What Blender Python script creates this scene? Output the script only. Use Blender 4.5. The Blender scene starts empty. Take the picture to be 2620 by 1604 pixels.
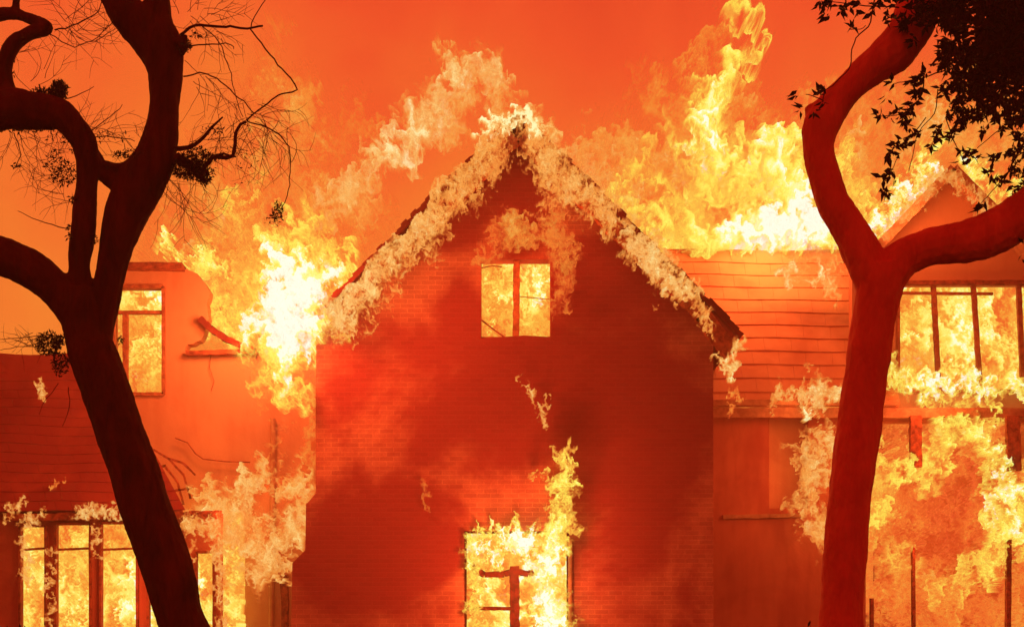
import bpy, bmesh, math, random
import numpy as np
from mathutils import Vector, geometry
R = math.radians
random.seed(7)
rng = np.random.default_rng(11)

# ------------------------------------------------------------------ camera
CAM_D, CAM_Z, HOR = 24.0, 1.6, 1565.0          # house front stands 24 m from the camera
FW = 16.6                                       # metres of house front across the frame
def S(Y): return FW * (Y + CAM_D) / CAM_D / 2620.0
def P(px, py, Y): return Vector(((px - 1310.0) * S(Y), Y, CAM_Z + (HOR - py) * S(Y)))
C = bpy.context.scene.collection
cam = bpy.data.cameras.new('camera'); co = bpy.data.objects.new('camera', cam); C.objects.link(co)
co.location = (0, -CAM_D, CAM_Z); co.rotation_euler = (R(90), 0, 0)
cam.sensor_width = 36; cam.lens = 36 * CAM_D / FW; cam.shift_y = (HOR - 802) / 2620.0
cam.clip_start = .1; cam.clip_end = 3000
sc = bpy.context.scene; sc.camera = co
sc.view_settings.view_transform = 'Standard'; sc.view_settings.look = 'None'
sc.view_settings.exposure = .2; sc.view_settings.gamma = 1
sc.render.engine = 'CYCLES'
sc.cycles.use_denoising = True
sc.cycles.transparent_max_bounces = 48
sc.cycles.max_bounces = 5; sc.cycles.sample_clamp_indirect = 3
sc.render.film_transparent = False

# ------------------------------------------------------------------ node helpers
class NT:
    def __init__(s, tree): s.t = tree; s.n = tree.nodes; s.l = tree.links
    def add(s, typ, ins=None, **kw):
        n = s.n.new(typ)
        for k, v in kw.items(): setattr(n, k, v)
        for k, v in (ins or {}).items():
            if isinstance(v, bpy.types.NodeSocket): s.l.new(v, n.inputs[k])
            else: n.inputs[k].default_value = v
        return n
    def math(s, op, a, b=0.0, clamp=False):
        n = s.add('ShaderNodeMath', {0: a, 1: b}, operation=op, use_clamp=clamp); return n.outputs[0]
    def ramp(s, fac, stops, interp='LINEAR'):
        n = s.add('ShaderNodeValToRGB', {0: fac}); cr = n.color_ramp; cr.interpolation = interp
        while len(cr.elements) > 1: cr.elements.remove(cr.elements[-1])
        cr.elements[0].position = stops[0][0]; cr.elements[0].color = (*stops[0][1], 1)
        for p, c in stops[1:]:
            e = cr.elements.new(p); e.color = (*c, 1)
        return n.outputs[0]
    def noise(s, vec, scale, detail=4, rough=.55, dist=0):
        n = s.add('ShaderNodeTexNoise', {'Vector': vec, 'Scale': scale, 'Detail': detail, 'Roughness': rough, 'Distortion': dist}); return n.outputs[0]
    def mix(s, f, a, b, blend='MIX'):
        n = s.add('ShaderNodeMix', None, data_type='RGBA', blend_type=blend)
        for k, v in ((0, f), (6, a), (7, b)):
            if isinstance(v, bpy.types.NodeSocket): s.l.new(v, n.inputs[k])
            else: n.inputs[k].default_value = (*v, 1) if isinstance(v, tuple) and len(v) == 3 else v
        return n.outputs[2]

# ------------------------------------------------------------------ world: night sky full of fire-lit smoke
w = bpy.data.worlds.new('World'); sc.world = w; w.use_nodes = True
t = NT(w.node_tree); t.n.clear()
tc = t.add('ShaderNodeTexCoord'); sep = t.add('ShaderNodeSeparateXYZ', {0: tc.outputs['Generated']})
n1 = t.noise(tc.outputs['Generated'], 5.0, 3, .5, .4)
n2 = t.noise(tc.outputs['Generated'], 16.0, 4, .55, .5)
el = t.math('ADD', sep.outputs[2], t.math('MULTIPLY', t.math('SUBTRACT', n1, .5), .46))
el = t.math('ADD', el, t.math('MULTIPLY', t.math('SUBTRACT', n2, .5), .12))
sky = t.ramp(el, [(0.0, (.87, .25, .03)), (.14, (.87, .23, .028)), (.24, (.86, .175, .025)), (.32, (.85, .125, .023)), (.40, (.82, .08, .02)), (.5, (.70, .05, .016)), (1.0, (.5, .028, .012))])
front = t.add('ShaderNodeMapRange', {0: sep.outputs[1], 1: -.6, 2: .5, 3: .62, 4: 1.0}).outputs[0]
redder = t.add('ShaderNodeMapRange', {0: sep.outputs[1], 1: -.5, 2: .5, 3: 1.0, 4: 0.0}).outputs[0]   # away from the fire the smoke glows only deep red
sky = t.mix(redder, sky, t.mix(1.0, sky, (1.0, .42, 1.0), 'MULTIPLY'))
bg = t.add('ShaderNodeBackground', {0: sky, 1: front})
t.add('ShaderNodeOutputWorld', {0: bg.outputs[0]})

# ------------------------------------------------------------------ materials
MATS = {}
def surf(name, col_fn, rough=.85, bump=None, spec=.2):
    m = bpy.data.materials.new(name); m.use_nodes = True; t = NT(m.node_tree); t.n.clear()
    tc = t.add('ShaderNodeTexCoord').outputs['Object']
    col, hgt = col_fn(t, tc)
    b = t.add('ShaderNodeBsdfPrincipled', {'Roughness': rough, 'Specular IOR Level': spec})
    if isinstance(col, tuple): b.inputs['Base Color'].default_value = (*col, 1)
    else: t.l.new(col, b.inputs['Base Color'])
    if hgt is not None:
        bp = t.add('ShaderNodeBump', {'Height': hgt, 'Strength': (bump or (.5, .02))[0], 'Distance': (bump or (.5, .02))[1]})
        t.l.new(bp.outputs[0], b.inputs['Normal'])
    t.add('ShaderNodeOutputMaterial', {0: b.outputs[0]}); MATS[name] = m; return m

def brick_fn(t, tc):
    sp = t.add('ShaderNodeSeparateXYZ', {0: tc})
    xz = t.add('ShaderNodeCombineXYZ', {0: t.math('ADD', sp.outputs[0], sp.outputs[1]), 1: sp.outputs[2], 2: 0.0}).outputs[0]
    wob = t.add('ShaderNodeTexNoise', {'Vector': xz, 'Scale': 2.0, 'Detail': 2}).outputs[1]
    v = t.add('ShaderNodeVectorMath', {0: xz, 1: t.add('ShaderNodeVectorMath', {0: wob, 3: .012}, operation='SCALE').outputs[0]}, operation='ADD').outputs[0]
    br = t.add('ShaderNodeTexBrick', {'Vector': v, 'Color1': (.60, .19, .15, 1), 'Color2': (.48, .14, .115, 1), 'Mortar': (.72, .27, .2, 1),
               'Scale': 1.0, 'Mortar Size': .006, 'Mortar Smooth': .3, 'Bias': 0.0, 'Brick Width': .225, 'Row Height': .075})
    big = t.noise(tc, .55, 5, .6, .6)
    mid = t.noise(tc, 3.0, 5, .65, .2)
    def dark_blob(cx, cz, rx, rz):   # smoke marks, plus shade painted into brick the firelight barely reaches
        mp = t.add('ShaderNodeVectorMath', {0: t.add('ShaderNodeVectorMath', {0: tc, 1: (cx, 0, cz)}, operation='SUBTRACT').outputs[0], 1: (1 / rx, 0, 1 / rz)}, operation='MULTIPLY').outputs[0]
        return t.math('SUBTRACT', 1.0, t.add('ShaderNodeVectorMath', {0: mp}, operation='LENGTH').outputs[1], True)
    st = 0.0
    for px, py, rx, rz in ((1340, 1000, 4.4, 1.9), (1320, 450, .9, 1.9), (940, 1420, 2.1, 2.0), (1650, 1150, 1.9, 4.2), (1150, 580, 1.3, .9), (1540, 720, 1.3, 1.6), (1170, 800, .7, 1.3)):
        q = P(px, py, 0); st = t.math('MAXIMUM', st, dark_blob(q.x, q.z, rx, rz))
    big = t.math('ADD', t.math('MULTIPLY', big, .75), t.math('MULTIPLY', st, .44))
    soot_shade = t.add('ShaderNodeMapRange', {0: t.math('ADD', big, t.math('MULTIPLY', mid, .16)), 1: .44, 2: .70, 3: 0.0, 4: .95}, interpolation_type='SMOOTHSTEP').outputs[0]
    col = t.mix(soot_shade, br.outputs[0], t.mix(.6, t.mix(1.0, br.outputs[0], (.58, .17, .30), 'MULTIPLY'), (.28, .022, .034)))
    fine = t.noise(tc, 40, 3, .6)
    col = t.mix(.25, col, t.ramp(fine, [(.3, (.3, .3, .3)), (.7, (1, 1, 1))]), 'MULTIPLY')
    h = t.math('SUBTRACT', 1.0, br.outputs[1]); h = t.math('ADD', h, t.math('MULTIPLY', fine, .5))
    return col, h
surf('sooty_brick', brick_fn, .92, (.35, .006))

def stucco(c1, c2, sootc, lo, hi):
    def f(t, tc):
        big = t.noise(tc, .7, 5, .6, .8); fine = t.noise(tc, 25, 5, .6)
        sp = t.add('ShaderNodeMapping', {0: tc, 3: (2.2, 2.2, .35)}).outputs[0]
        streak = t.noise(sp, 2.5, 4, .6, .1)
        s = t.math('ADD', t.math('MULTIPLY', big, .7), t.math('MULTIPLY', streak, .4))
        k = t.add('ShaderNodeMapRange', {0: s, 1: lo, 2: hi, 3: 0.0, 4: .7}, interpolation_type='SMOOTHSTEP').outputs[0]
        return t.mix(k, t.mix(fine, c1, c2), sootc), fine
    return f
surf('scorched_plaster', stucco((.74, .34, .21), (.68, .29, .18), (.55, .17, .11), .48, .8), .9, (.35, .01))
surf('smoky_plaster', stucco((.68, .20, .13), (.6, .16, .11), (.42, .06, .05), .42, .72), .9, (.35, .01))

def wood_fn(c1, c2):
    def f(t, tc):
        n = t.noise(tc, 9, 6, .7, .3); f2 = t.noise(tc, 60, 3, .6)
        return t.mix(t.ramp(n, [(.35, (0, 0, 0)), (.62, (1, 1, 1))]), c1, c2), t.math('ADD', n, t.math('MULTIPLY', f2, .4))
    return f
surf('charred_wood', wood_fn((.16, .03, .02), (.5, .12, .07)), .9, (.8, .02))
surf('frame_wood', wood_fn((.3, .07, .04), (.6, .2, .11)), .85, (.8, .015))  # window frame wood, lighter red-brown than the charred wood
surf('painted_trim', wood_fn((.42, .16, .1), (.62, .3, .18)), .7, (.5, .01))
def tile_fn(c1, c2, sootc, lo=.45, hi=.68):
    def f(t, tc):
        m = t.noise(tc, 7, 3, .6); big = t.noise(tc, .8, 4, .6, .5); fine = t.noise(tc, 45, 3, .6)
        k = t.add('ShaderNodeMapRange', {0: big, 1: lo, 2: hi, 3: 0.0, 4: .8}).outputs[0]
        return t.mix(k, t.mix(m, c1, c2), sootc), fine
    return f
surf('clay_tile', tile_fn((.8, .36, .22), (.72, .3, .18), (.55, .17, .1)), .85, (.4, .01))
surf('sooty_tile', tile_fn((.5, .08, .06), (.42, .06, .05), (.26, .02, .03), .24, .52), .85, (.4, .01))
surf('charred_tile', tile_fn((.34, .04, .035), (.25, .03, .03), (.12, .012, .014), .3, .6), .9, (.5, .01))
surf('black_char', wood_fn((.06, .008, .008), (.2, .025, .02)), .95, (.8, .02))
def bark_fn(c1, c2, scale=6):
    def f(t, tc):
        v = t.add('ShaderNodeMapping', {0: tc, 3: (1, 1, .3)}).outputs[0]
        n = t.noise(v, scale, 6, .7, .6); f2 = t.noise(v, scale * 7, 4, .65, .2)
        return t.mix(t.ramp(n, [(.3, (0, 0, 0)), (.7, (1, 1, 1))]), c1, c2), t.math('ADD', n, t.math('MULTIPLY', f2, .6))
    return f
surf('dark_bark', bark_fn((.03, .004, .005), (.14, .016, .014), 9), .9, (.7, .02))
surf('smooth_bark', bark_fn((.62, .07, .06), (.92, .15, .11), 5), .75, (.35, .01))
surf('leaf_black_green', lambda t, tc: (t.mix(t.noise(tc, 3, 3), (.006, .006, .004), (.028, .02, .012)), None), .6)
surf('ground_soil', lambda t, tc: (t.mix(t.noise(tc, .5, 6, .7), (.03, .022, .014), (.07, .05, .03)), t.noise(tc, 6, 5, .7)), .95, (.6, .05))
surf('burnt_interior', wood_fn((.04, .01, .006), (.2, .05, .03)), .95, (.8, .02))
surf('metal_pipe', wood_fn((.5, .2, .12), (.6, .26, .15)), .5, (.2, .005))

def flame_mat(name, stops, detail=9.0, contrast=.28, speck=.2, edge_speck=.8, gain=.84):
    """thin luminous gas: emission by the temperature of the flame sheet, clear where it is thin"""
    m = bpy.data.materials.new(name); m.use_nodes = True; t = NT(m.node_tree); t.n.clear()
    tc = t.add('ShaderNodeTexCoord').outputs['Object']
    heat = t.add('ShaderNodeAttribute', None, attribute_name='flame_temperature').outputs['Fac']
    dens = t.add('ShaderNodeAttribute', None, attribute_name='flame_body').outputs['Fac']
    n = t.noise(tc, detail, 6, .68, .9); n = t.math('SUBTRACT', n, .5)
    f = t.noise(tc, detail * 5.5, 3, .7, .3); f = t.math('SUBTRACT', f, .5)
    h = t.math('ADD', t.math('MULTIPLY', heat, gain), t.math('MULTIPLY', n, contrast)); h = t.math('ADD', h, t.math('MULTIPLY', f, speck))
    col = t.ramp(h, stops)
    sp = t.noise(tc, 34, 2, .7, .2)
    edge = t.math('SUBTRACT', 1.0, t.math('MULTIPLY', dens, .75), True)
    k = t.add('ShaderNodeMapRange', {0: sp, 1: .56, 2: .66, 3: 0.0, 4: edge_speck}).outputs[0]  # darker specks mixed into the thin parts of the flame
    k = t.math('MULTIPLY', k, t.add('ShaderNodeMapRange', {0: heat, 1: .25, 2: .6, 3: .25, 4: 1.0}).outputs[0])
    col = t.mix(t.math('MULTIPLY', k, edge), col, (.42, .14, .02))
    a = t.math('ADD', dens, t.math('MULTIPLY', t.math('ADD', n, f), t.math('MULTIPLY', dens, 1.1)), True)
    em = t.add('ShaderNodeEmission', {0: col, 1: 1.0}); tr = t.add('ShaderNodeBsdfTransparent')
    mx = t.add('ShaderNodeMixShader', {0: a, 1: tr.outputs[0], 2: em.outputs[0]})
    t.add('ShaderNodeOutputMaterial', {0: mx.outputs[0]})
    m.cycles.emission_sampling = 'NONE'
    MATS[name] = m; return m
flame_mat('yellow_flame', [(0, (.82, .13, .02)), (.2, (.87, .25, .03)), (.4, (.9, .40, .05)), (.58, (.94, .64, .07)), (.78, (.98, .88, .12)), (.95, (1, .96, .4)), (1.0, (1, 1, .8))])
flame_mat('cream_flame', [(0, (.80, .11, .02)), (.2, (.85, .20, .03)), (.42, (.87, .31, .05)), (.62, (.89, .42, .10)), (.8, (.92, .56, .17)), (.93, (.96, .76, .30)), (1.0, (1, .92, .45))])
flame_mat('orange_flame', [(0, (.78, .07, .018)), (.3, (.84, .14, .02)), (.5, (.86, .24, .03)), (.75, (.88, .38, .06)), (1.0, (.94, .6, .2))])
flame_mat('room_flame', [(0, (.82, .14, .02)), (.25, (.87, .27, .03)), (.45, (.9, .42, .05)), (.62, (.95, .68, .09)), (.82, (.98, .9, .2)), (1.0, (1, 1, .7))], 3.0, .6, .15, .3, 1.0)

# ------------------------------------------------------------------ mesh helpers
def link(name, mesh, mat, parent=None):
    o = bpy.data.objects.new(name, mesh); C.objects.link(o)
    if mat: mesh.materials.append(MATS[mat] if isinstance(mat, str) else mat)
    if parent: o.parent = parent
    return o
def tag(o, label=None, cat=None, group=None, kind=None):
    for k, v in (('label', label), ('category', cat), ('group', group), ('kind', kind)):
        if v: o[k] = v
    return o
def empty(name, loc=(0, 0, 0)):
    o = bpy.data.objects.new(name, None); C.objects.link(o); o.location = loc; o.empty_display_size = .3; return o
class MB:
    def __init__(s): s.v = []; s.f = []
    def box(s, a, b):
        x0, y0, z0 = a; x1, y1, z1 = b; i = len(s.v)
        s.v += [(x0, y0, z0), (x1, y0, z0), (x1, y1, z0), (x0, y1, z0), (x0, y0, z1), (x1, y0, z1), (x1, y1, z1), (x0, y1, z1)]
        s.f += [tuple(i + k for k in q) for q in ((0, 3, 2, 1), (4, 5, 6, 7), (0, 1, 5, 4), (1, 2, 6, 5), (2, 3, 7, 6), (3, 0, 4, 7))]
    def beam(s, p, q, w, d, jag=0, n=8):
        """charred timber between two points, ragged section; w in the XZ plane, d along Y"""
        p, q = Vector(p), Vector(q); ax = (q - p).normalized(); side = ax.cross(Vector((0, 1, 0))).normalized(); yv = Vector((0, 1, 0))
        base = len(s.v)
        for k in range(n + 1):
            c = p.lerp(q, k / n); j = [1 + random.uniform(-jag, jag) for _ in range(4)]
            for m_, (a, b) in enumerate(((-1, -1), (1, -1), (1, 1), (-1, 1))):
                s.v.append(tuple(c + side * a * w / 2 * j[m_] + yv * b * d / 2))
        for k in range(n):
            o = base + 4 * k
            for m_ in range(4): s.f.append((o + m_, o + (m_ + 1) % 4, o + 4 + (m_ + 1) % 4, o + 4 + m_))
        s.f.append((base + 3, base + 2, base + 1, base)); o = base + 4 * n; s.f.append((o, o + 1, o + 2, o + 3))
    def tube(s, pts, rad, sides=8):
        pts = [Vector(p) for p in pts]; base = len(s.v); n = len(pts)
        ref = Vector((0, 1, 0))
        for k, p in enumerate(pts):
            ax = (pts[min(k + 1, n - 1)] - pts[max(k - 1, 0)])
            if ax.length < 1e-9: ax = Vector((0, 0, 1))
            ax.normalize(); u = ax.cross(ref)
            if u.length < .05: u = ax.cross(Vector((1, 0, 0)))
            u.normalize(); v = ax.cross(u)
            for j in range(sides):
                a = 2 * math.pi * j / sides
                s.v.append(tuple(p + (u * math.cos(a) + v * math.sin(a)) * rad[k]))
        for k in range(n - 1):
            for j in range(sides):
                a = base + k * sides + j; b = base + k * sides + (j + 1) % sides
                s.f.append((a, b, b + sides, a + sides))
        s.f.append(tuple(base + j for j in reversed(range(sides)))); s.f.append(tuple(base + (n - 1) * sides + j for j in range(sides)))
    def prism(s, outer, holes, y0, y1):
        """wall polygon (x,z) with openings, from y0 (front) to y1 (back)"""
        loops = [outer] + list(holes); base = len(s.v)
        tris = geometry.tessellate_polygon([[Vector((x, z, 0)) for x, z in lp] for lp in loops])
        flat = [p for lp in loops for p in lp]; n = len(flat)
        s.v += [(x, y0, z) for x, z in flat] + [(x, y1, z) for x, z in flat]
        s.f += [tuple(base + i for i in tr) for tr in tris] + [tuple(base + n + i for i in reversed(tr)) for tr in tris]
        k = 0
        for lp in loops:
            m_ = len(lp)
            for i in range(m_): a, b = base + k + i, base + k + (i + 1) % m_; s.f.append((a, b, b + n, a + n))
            k += m_
    def build(s, name, mat, parent=None, smooth=False):
        me = bpy.data.meshes.new(name); me.from_pydata([tuple(v) for v in s.v], [], s.f)
        bm = bmesh.new(); bm.from_mesh(me); bmesh.ops.recalc_face_normals(bm, faces=bm.faces); bm.to_mesh(me); bm.free()
        if smooth: me.polygons.foreach_set('use_smooth', [True] * len(me.polygons))
        return link(name, me, mat, parent)
def XZ(pts, Y): return [(P(a, b, Y).x, P(a, b, Y).z) for a, b in pts]
def jagged(pts, amp=4, step=14, seed=1):
    rr = random.Random(seed); out = []
    for (a, b), (c, d) in zip(pts[:-1], pts[1:]):
        n = max(1, int(math.hypot(c - a, d - b) / step))
        for k in range(n):
            f = k / n; j = amp if k else amp * .4
            out.append((a + (c - a) * f + rr.uniform(-j, j), b + (d - b) * f + rr.uniform(-j, j)))
    return out + [pts[-1]]

# ------------------------------------------------------------------ ground
g = MB(); g.v = [(-900, -120, 0), (900, -120, 0), (900, 2500, 0), (-900, 2500, 0)]; g.f = [(0, 1, 2, 3)]
tag(g.build('ground', 'ground_soil'), 'dark soil and lawn around the burning house', None, None, 'structure')

# ------------------------------------------------------------------ the house
house = empty('burning_house', (0, 0, 0))
tag(house, 'large brick and plaster gabled house with tiled wings, engulfed by fire', 'house')
H = house
# --- central gable wall (front at y = 0)
att = [(1231, 664), (1408, 664), (1410, 862), (1340, 858), (1231, 866)]
low = [(1188, 1358), (1456, 1358), (1456, 1740), (1188, 1740)]
def rect(x0, y0, x1, y1): return [(x0, y0), (x1, y0), (x1, y1), (x0, y1)]
wl = MB()
wl.prism(XZ([(745, 1811), (745, 1604), (748, 1440), (781, 1407), (783, 1290), (808, 1262), (808, 862), (820, 850), (1325, 345), (1825, 835), (1825, 1811)], 0), [XZ(att, 0), XZ(low, 0)], 0, .32)
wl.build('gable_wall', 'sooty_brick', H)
sd = MB()   # flank walls of the gable wing
p0, p1 = P(808, 862, 0), P(1825, 862, 0)
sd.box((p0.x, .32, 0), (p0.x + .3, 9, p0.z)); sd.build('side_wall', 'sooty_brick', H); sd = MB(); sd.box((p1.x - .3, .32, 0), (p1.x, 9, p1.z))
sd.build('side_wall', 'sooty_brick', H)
fl = MB(); fl.box((p0.x + .3, .33, 4.6), (p1.x - .3, 9, 4.8)); fl.box((p0.x + .3, 2.6, .1), (p1.x - .3, 2.75, 8.6 * 0 + 4.6))
fl.build('inner_floor', 'burnt_interior', H)
# --- main roof, two slopes
def slope(name, a, b, y0, y1, th, mat, side):
    m = MB(); A, B = P(*a, 0), P(*b, 0); ax = (B - A).normalized(); nn = Vector((-ax.z, 0, ax.x)) * side
    L = (B - A).length; n = int(L / .11); jg = [random.uniform(-.05, .012) for _ in range(n)]
    for k in range(n):
        c0 = A + ax * (L * k / n); c1 = A + ax * (L * (k + 1) / n + .01)
        q = [c0 + nn * (th + jg[k]), c1 + nn * (th + jg[k] * .6), c1 + nn * 0, c0 + nn * 0]
        i = len(m.v); e = random.uniform(-.008, .008)
        m.v += [(p.x, y0 + e, p.z) for p in q] + [(p.x, y1, p.z) for p in q]
        m.f += [(i, i + 1, i + 2, i + 3), (i + 7, i + 6, i + 5, i + 4)] + [(i + a_, i + 4 + a_, i + 4 + (a_ + 1) % 4, i + (a_ + 1) % 4) for a_ in range(4)]
    return m.build(name, mat, H)
rl = slope('roof_slope', (1325, 318), (846, 800), -.45, 9.2, .10, 'charred_tile', -1)
rr_ = slope('roof_slope', (1325, 318), (1884, 874), -.45, 9.2, .10, 'charred_tile', 1)
bb = MB(); bb.beam(P(1318, 352, -.4), P(858, 812, -.4), .24, .06, .22, 40); bb.build('bargeboard', 'charred_wood', rl)
bb = MB(); bb.beam(P(1334, 352, -.4), P(1800, 812, -.4), .24, .06, .2, 40); bb.beam(P(1795, 806, -.4), P(1872, 905, -.4), .30, .06, .12, 6); bb.build('bargeboard', 'charred_wood', rr_)

def window(x0, y0, x1, y1, Y, mull, trans, bw=10, depth=.12, mat='frame_wood', name='window', jag=.12, label=None, mw=None):
    f = MB(); s_ = S(Y)
    for a, b in (((x0, y0), (x1, y0)), ((x0, y1), (x1, y1)), ((x0, y0), (x0, y1)), ((x1, y0), (x1, y1))):
        f.beam(P(*a, Y), P(*b, Y), bw * s_, depth, jag, 14)
    o = f.build(name, mat, H)
    if label: o['label'] = label
    for (xa, xb) in mull:
        m = MB(); m.beam(P(xa, y0, Y), P(xb, y1, Y), (mw or bw) * s_, depth * .8, jag * 1.5, 18); m.build('mullion', mat, o)
    for tr in trans:
        (xa, ya), (xb, yb) = tr; m = MB(); m.beam(P(xa, ya, Y), P(xb, yb, Y), bw * .9 * s_, depth * .7, jag, 14); m.build('transom', mat, o)
    return o
wa = window(1229, 662, 1410, 866, .12, [(1322, 1320)], [], 6, .1, 'frame_wood', mw=16)
m = MB(); m.tube([P(1231, 818, .1), P(1262, 842, .1), P(1295, 866, .1)], [.012] * 3, 6); m.build('broken_glazing_bar', 'charred_wood', wa)
m = MB(); m.tube([P(1326, 758, .1), P(1360, 762, .1), P(1406, 766, .1)], [.007] * 3, 6); m.build('broken_glazing_bar', 'charred_wood', wa)
m = MB(); m.tube([P(1231, 686, .1), P(1260, 680, .1), P(1284, 683, .1)], [.009] * 3, 6); m.build('broken_glazing_bar', 'charred_wood', wa)
wlow = window(1188, 1358, 1456, 1740, .12, [], [], 12, .12, 'black_char')
m = MB(); m.beam(P(1316, 1448, .1), P(1318, 1740, .1), 24 * S(0), .12, .15, 22); m.build('mullion', 'black_char', wlow)
m = MB()
for a, b in zip([(1200, 1432), (1216, 1458), (1240, 1470), (1290, 1468), (1316, 1460), (1352, 1468)], [(1216, 1458), (1240, 1470), (1290, 1468), (1316, 1460), (1352, 1468), (1365, 1462)]):
    m.beam(P(*a, .1), P(*b, .1), 15 * S(0), .1, .2, 4)
m.build('transom', 'black_char', wlow)
m = MB(); m.beam(P(1188, 1556, .1), P(1316, 1556, .1), 9 * S(0), .1, .2, 10); m.build('glazing_bar', 'black_char', wlow)
m = MB(); m.tube([P(1459, 1380, -.06), P(1459, 1811, -.06)], [.035, .035], 10); m.build('downpipe', 'metal_pipe', H)

# --- left wing (front at y = 2.4)
YL = 2.4
wl2 = MB()
tower = [(262, 1800), (262, 684)] + jagged([(262, 684), (440, 682), (470, 688), (505, 700), (522, 722), (536, 745), (528, 775), (534, 812), (524, 850), (512, 872), (480, 880), (470, 905)], 3, 10, 3)[1:]
wing = tower + [(650, 905), (806, 905), (840, 905), (840, 1800)]
wl2.prism(XZ(wing, YL), [XZ(rect(290 + 1, 735, 418, 1008), YL)], YL, YL + .3)
wl2.build('left_wing_wall', 'scorched_plaster', H)
m = MB(); m.beam(P(262, 682, YL - .1), P(470, 685, YL - .1), .1, .35, .15, 12); m.build('parapet_cap', 'charred_wood', H)
window(291, 735, 420, 1009, YL + .02, [], [((291, 800), (420, 800))], 9, .14, 'frame_wood')
w_ = [o for o in H.children if o.name.startswith('window')][-1]
m = MB(); m.beam(P(321, 800, YL + .02), P(322, 1009, YL + .02), .09, .1, .12, 12); m.build('mullion', 'frame_wood', w_)
m = MB()
for a, b in (((512, 815), (540, 842)), ((540, 842), (580, 868)), ((580, 868), (650, 898))): m.beam(P(*a, YL - .2), P(*b, YL - .2), .11, .12, .2, 5)
m.build('fallen_rafter', 'charred_tile', H)
m = MB(); m.beam(P(478, 905, YL - .08), P(660, 901, YL - .08), .08, .2, .2, 12); m.build('wall_plate', 'charred_wood', H)
m = MB(); m.tube([P(698, 1070, YL - .08), P(697, 1300, YL - .08), P(694, 1604, YL - .08), P(694, 1800, YL - .08)], [.05] * 4, 10); m.build('downpipe', 'metal_pipe', H)
m = MB(); m.beam(P(728, 1470, YL - .02), P(730, 1800, YL - .02), .13, .08, .2, 10); m.build('corner_post', 'charred_wood', H)
# hipped bay roof with tile courses
def tiled(name, a0, a1, b0, b1, Y0, Y1, n, mat, th=.035, w=.28, jag=.01):
    """a slope from eave a0-a1 (depth Y0) up to b0-b1 (depth Y1), built course by course"""
    A0, A1, B0, B1 = P(*a0, Y0), P(*a1, Y0), P(*b0, Y1), P(*b1, Y1); m = MB()
    nn = (A1 - A0).cross(B0 - A0).normalized()
    if nn.y > 0: nn = -nn
    for k in range(n):
        l0, l1 = A0.lerp(B0, k / n), A0.lerp(B0, (k + 1.15) / n); r0, r1 = A1.lerp(B1, k / n), A1.lerp(B1, (k + 1.15) / n)
        cnt = max(1, int((r0 - l0).length / w)); off = .5 * (k % 2)
        ed = [0] + [min(1, max(0, (i + off) / cnt)) for i in range(1, cnt)] + [1]
        for u, v in zip(ed[:-1], ed[1:]):
            if v - u < 1e-4: continue
            e = random.uniform(0, jag); v2 = v - .0008
            q = [l0.lerp(r0, u), l0.lerp(r0, v2), l1.lerp(r1, v2), l1.lerp(r1, u)] if w < 50 else [l0.lerp(r0, u), l0.lerp(r0, v2), l1.lerp(r1, v2), l1.lerp(r1, u)]
            q = [p + nn * (.012 if Y0 > 2 else .03) * (math.sin(p.x * 1.7 + p.z) + math.sin(p.x * 3.1 - p.z * 2)) for p in q]
            up = [q[0] + nn * (th + e), q[1] + nn * (th + e + random.uniform(-jag, jag) * .5), q[2] + nn * e * .3, q[3] + nn * e * .3]
            lo_ = [p - nn * .02 for p in q]
            i = len(m.v); m.v += [tuple(p) for p in up + lo_]
            m.f += [(i, i + 1, i + 2, i + 3), (i + 7, i + 6, i + 5, i + 4)] + [(i + a_, i + 4 + a_, i + 4 + (a_ + 1) % 4, i + (a_ + 1) % 4) for a_ in range(4)]
    return m.build(name, mat, H)
YB = .9
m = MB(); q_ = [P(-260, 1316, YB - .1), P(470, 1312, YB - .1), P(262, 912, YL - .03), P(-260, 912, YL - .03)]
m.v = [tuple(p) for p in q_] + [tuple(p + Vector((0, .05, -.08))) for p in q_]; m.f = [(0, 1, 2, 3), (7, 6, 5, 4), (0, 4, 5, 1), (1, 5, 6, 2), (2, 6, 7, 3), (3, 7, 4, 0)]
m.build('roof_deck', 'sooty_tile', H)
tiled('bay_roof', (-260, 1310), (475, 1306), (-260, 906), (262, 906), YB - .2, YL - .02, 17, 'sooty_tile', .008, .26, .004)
# bay front wall with the row of lights
bay = [(-260, 1800), (-260, 1312), (566, 1312), (566, 1800)]
bh = [rect(52, 1345, 118, 1720), rect(143, 1340, 232, 1720), rect(258, 1338, 352, 1720), rect(380, 1340, 468, 1720), rect(502, 1412, 548, 1720)]
m = MB(); m.prism(XZ(bay, YB), [XZ(q, YB) for q in bh], YB, YB + .16); m.build('bay_wall', 'smoky_plaster', H)
for q in bh:
    window(q[0][0], q[0][1], q[1][0], q[2][1], YB - .02, [], [((q[0][0], 1406), (q[1][0], 1402))] if q[0][1] < 1400 else [], 6, .1, 'charred_wood', jag=.15)
m = MB(); m.beam(P(20, 1322, YB - .14), P(566, 1316, YB - .14), .12, .12, .3, 40); m.build('gutter', 'charred_wood', H)

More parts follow.
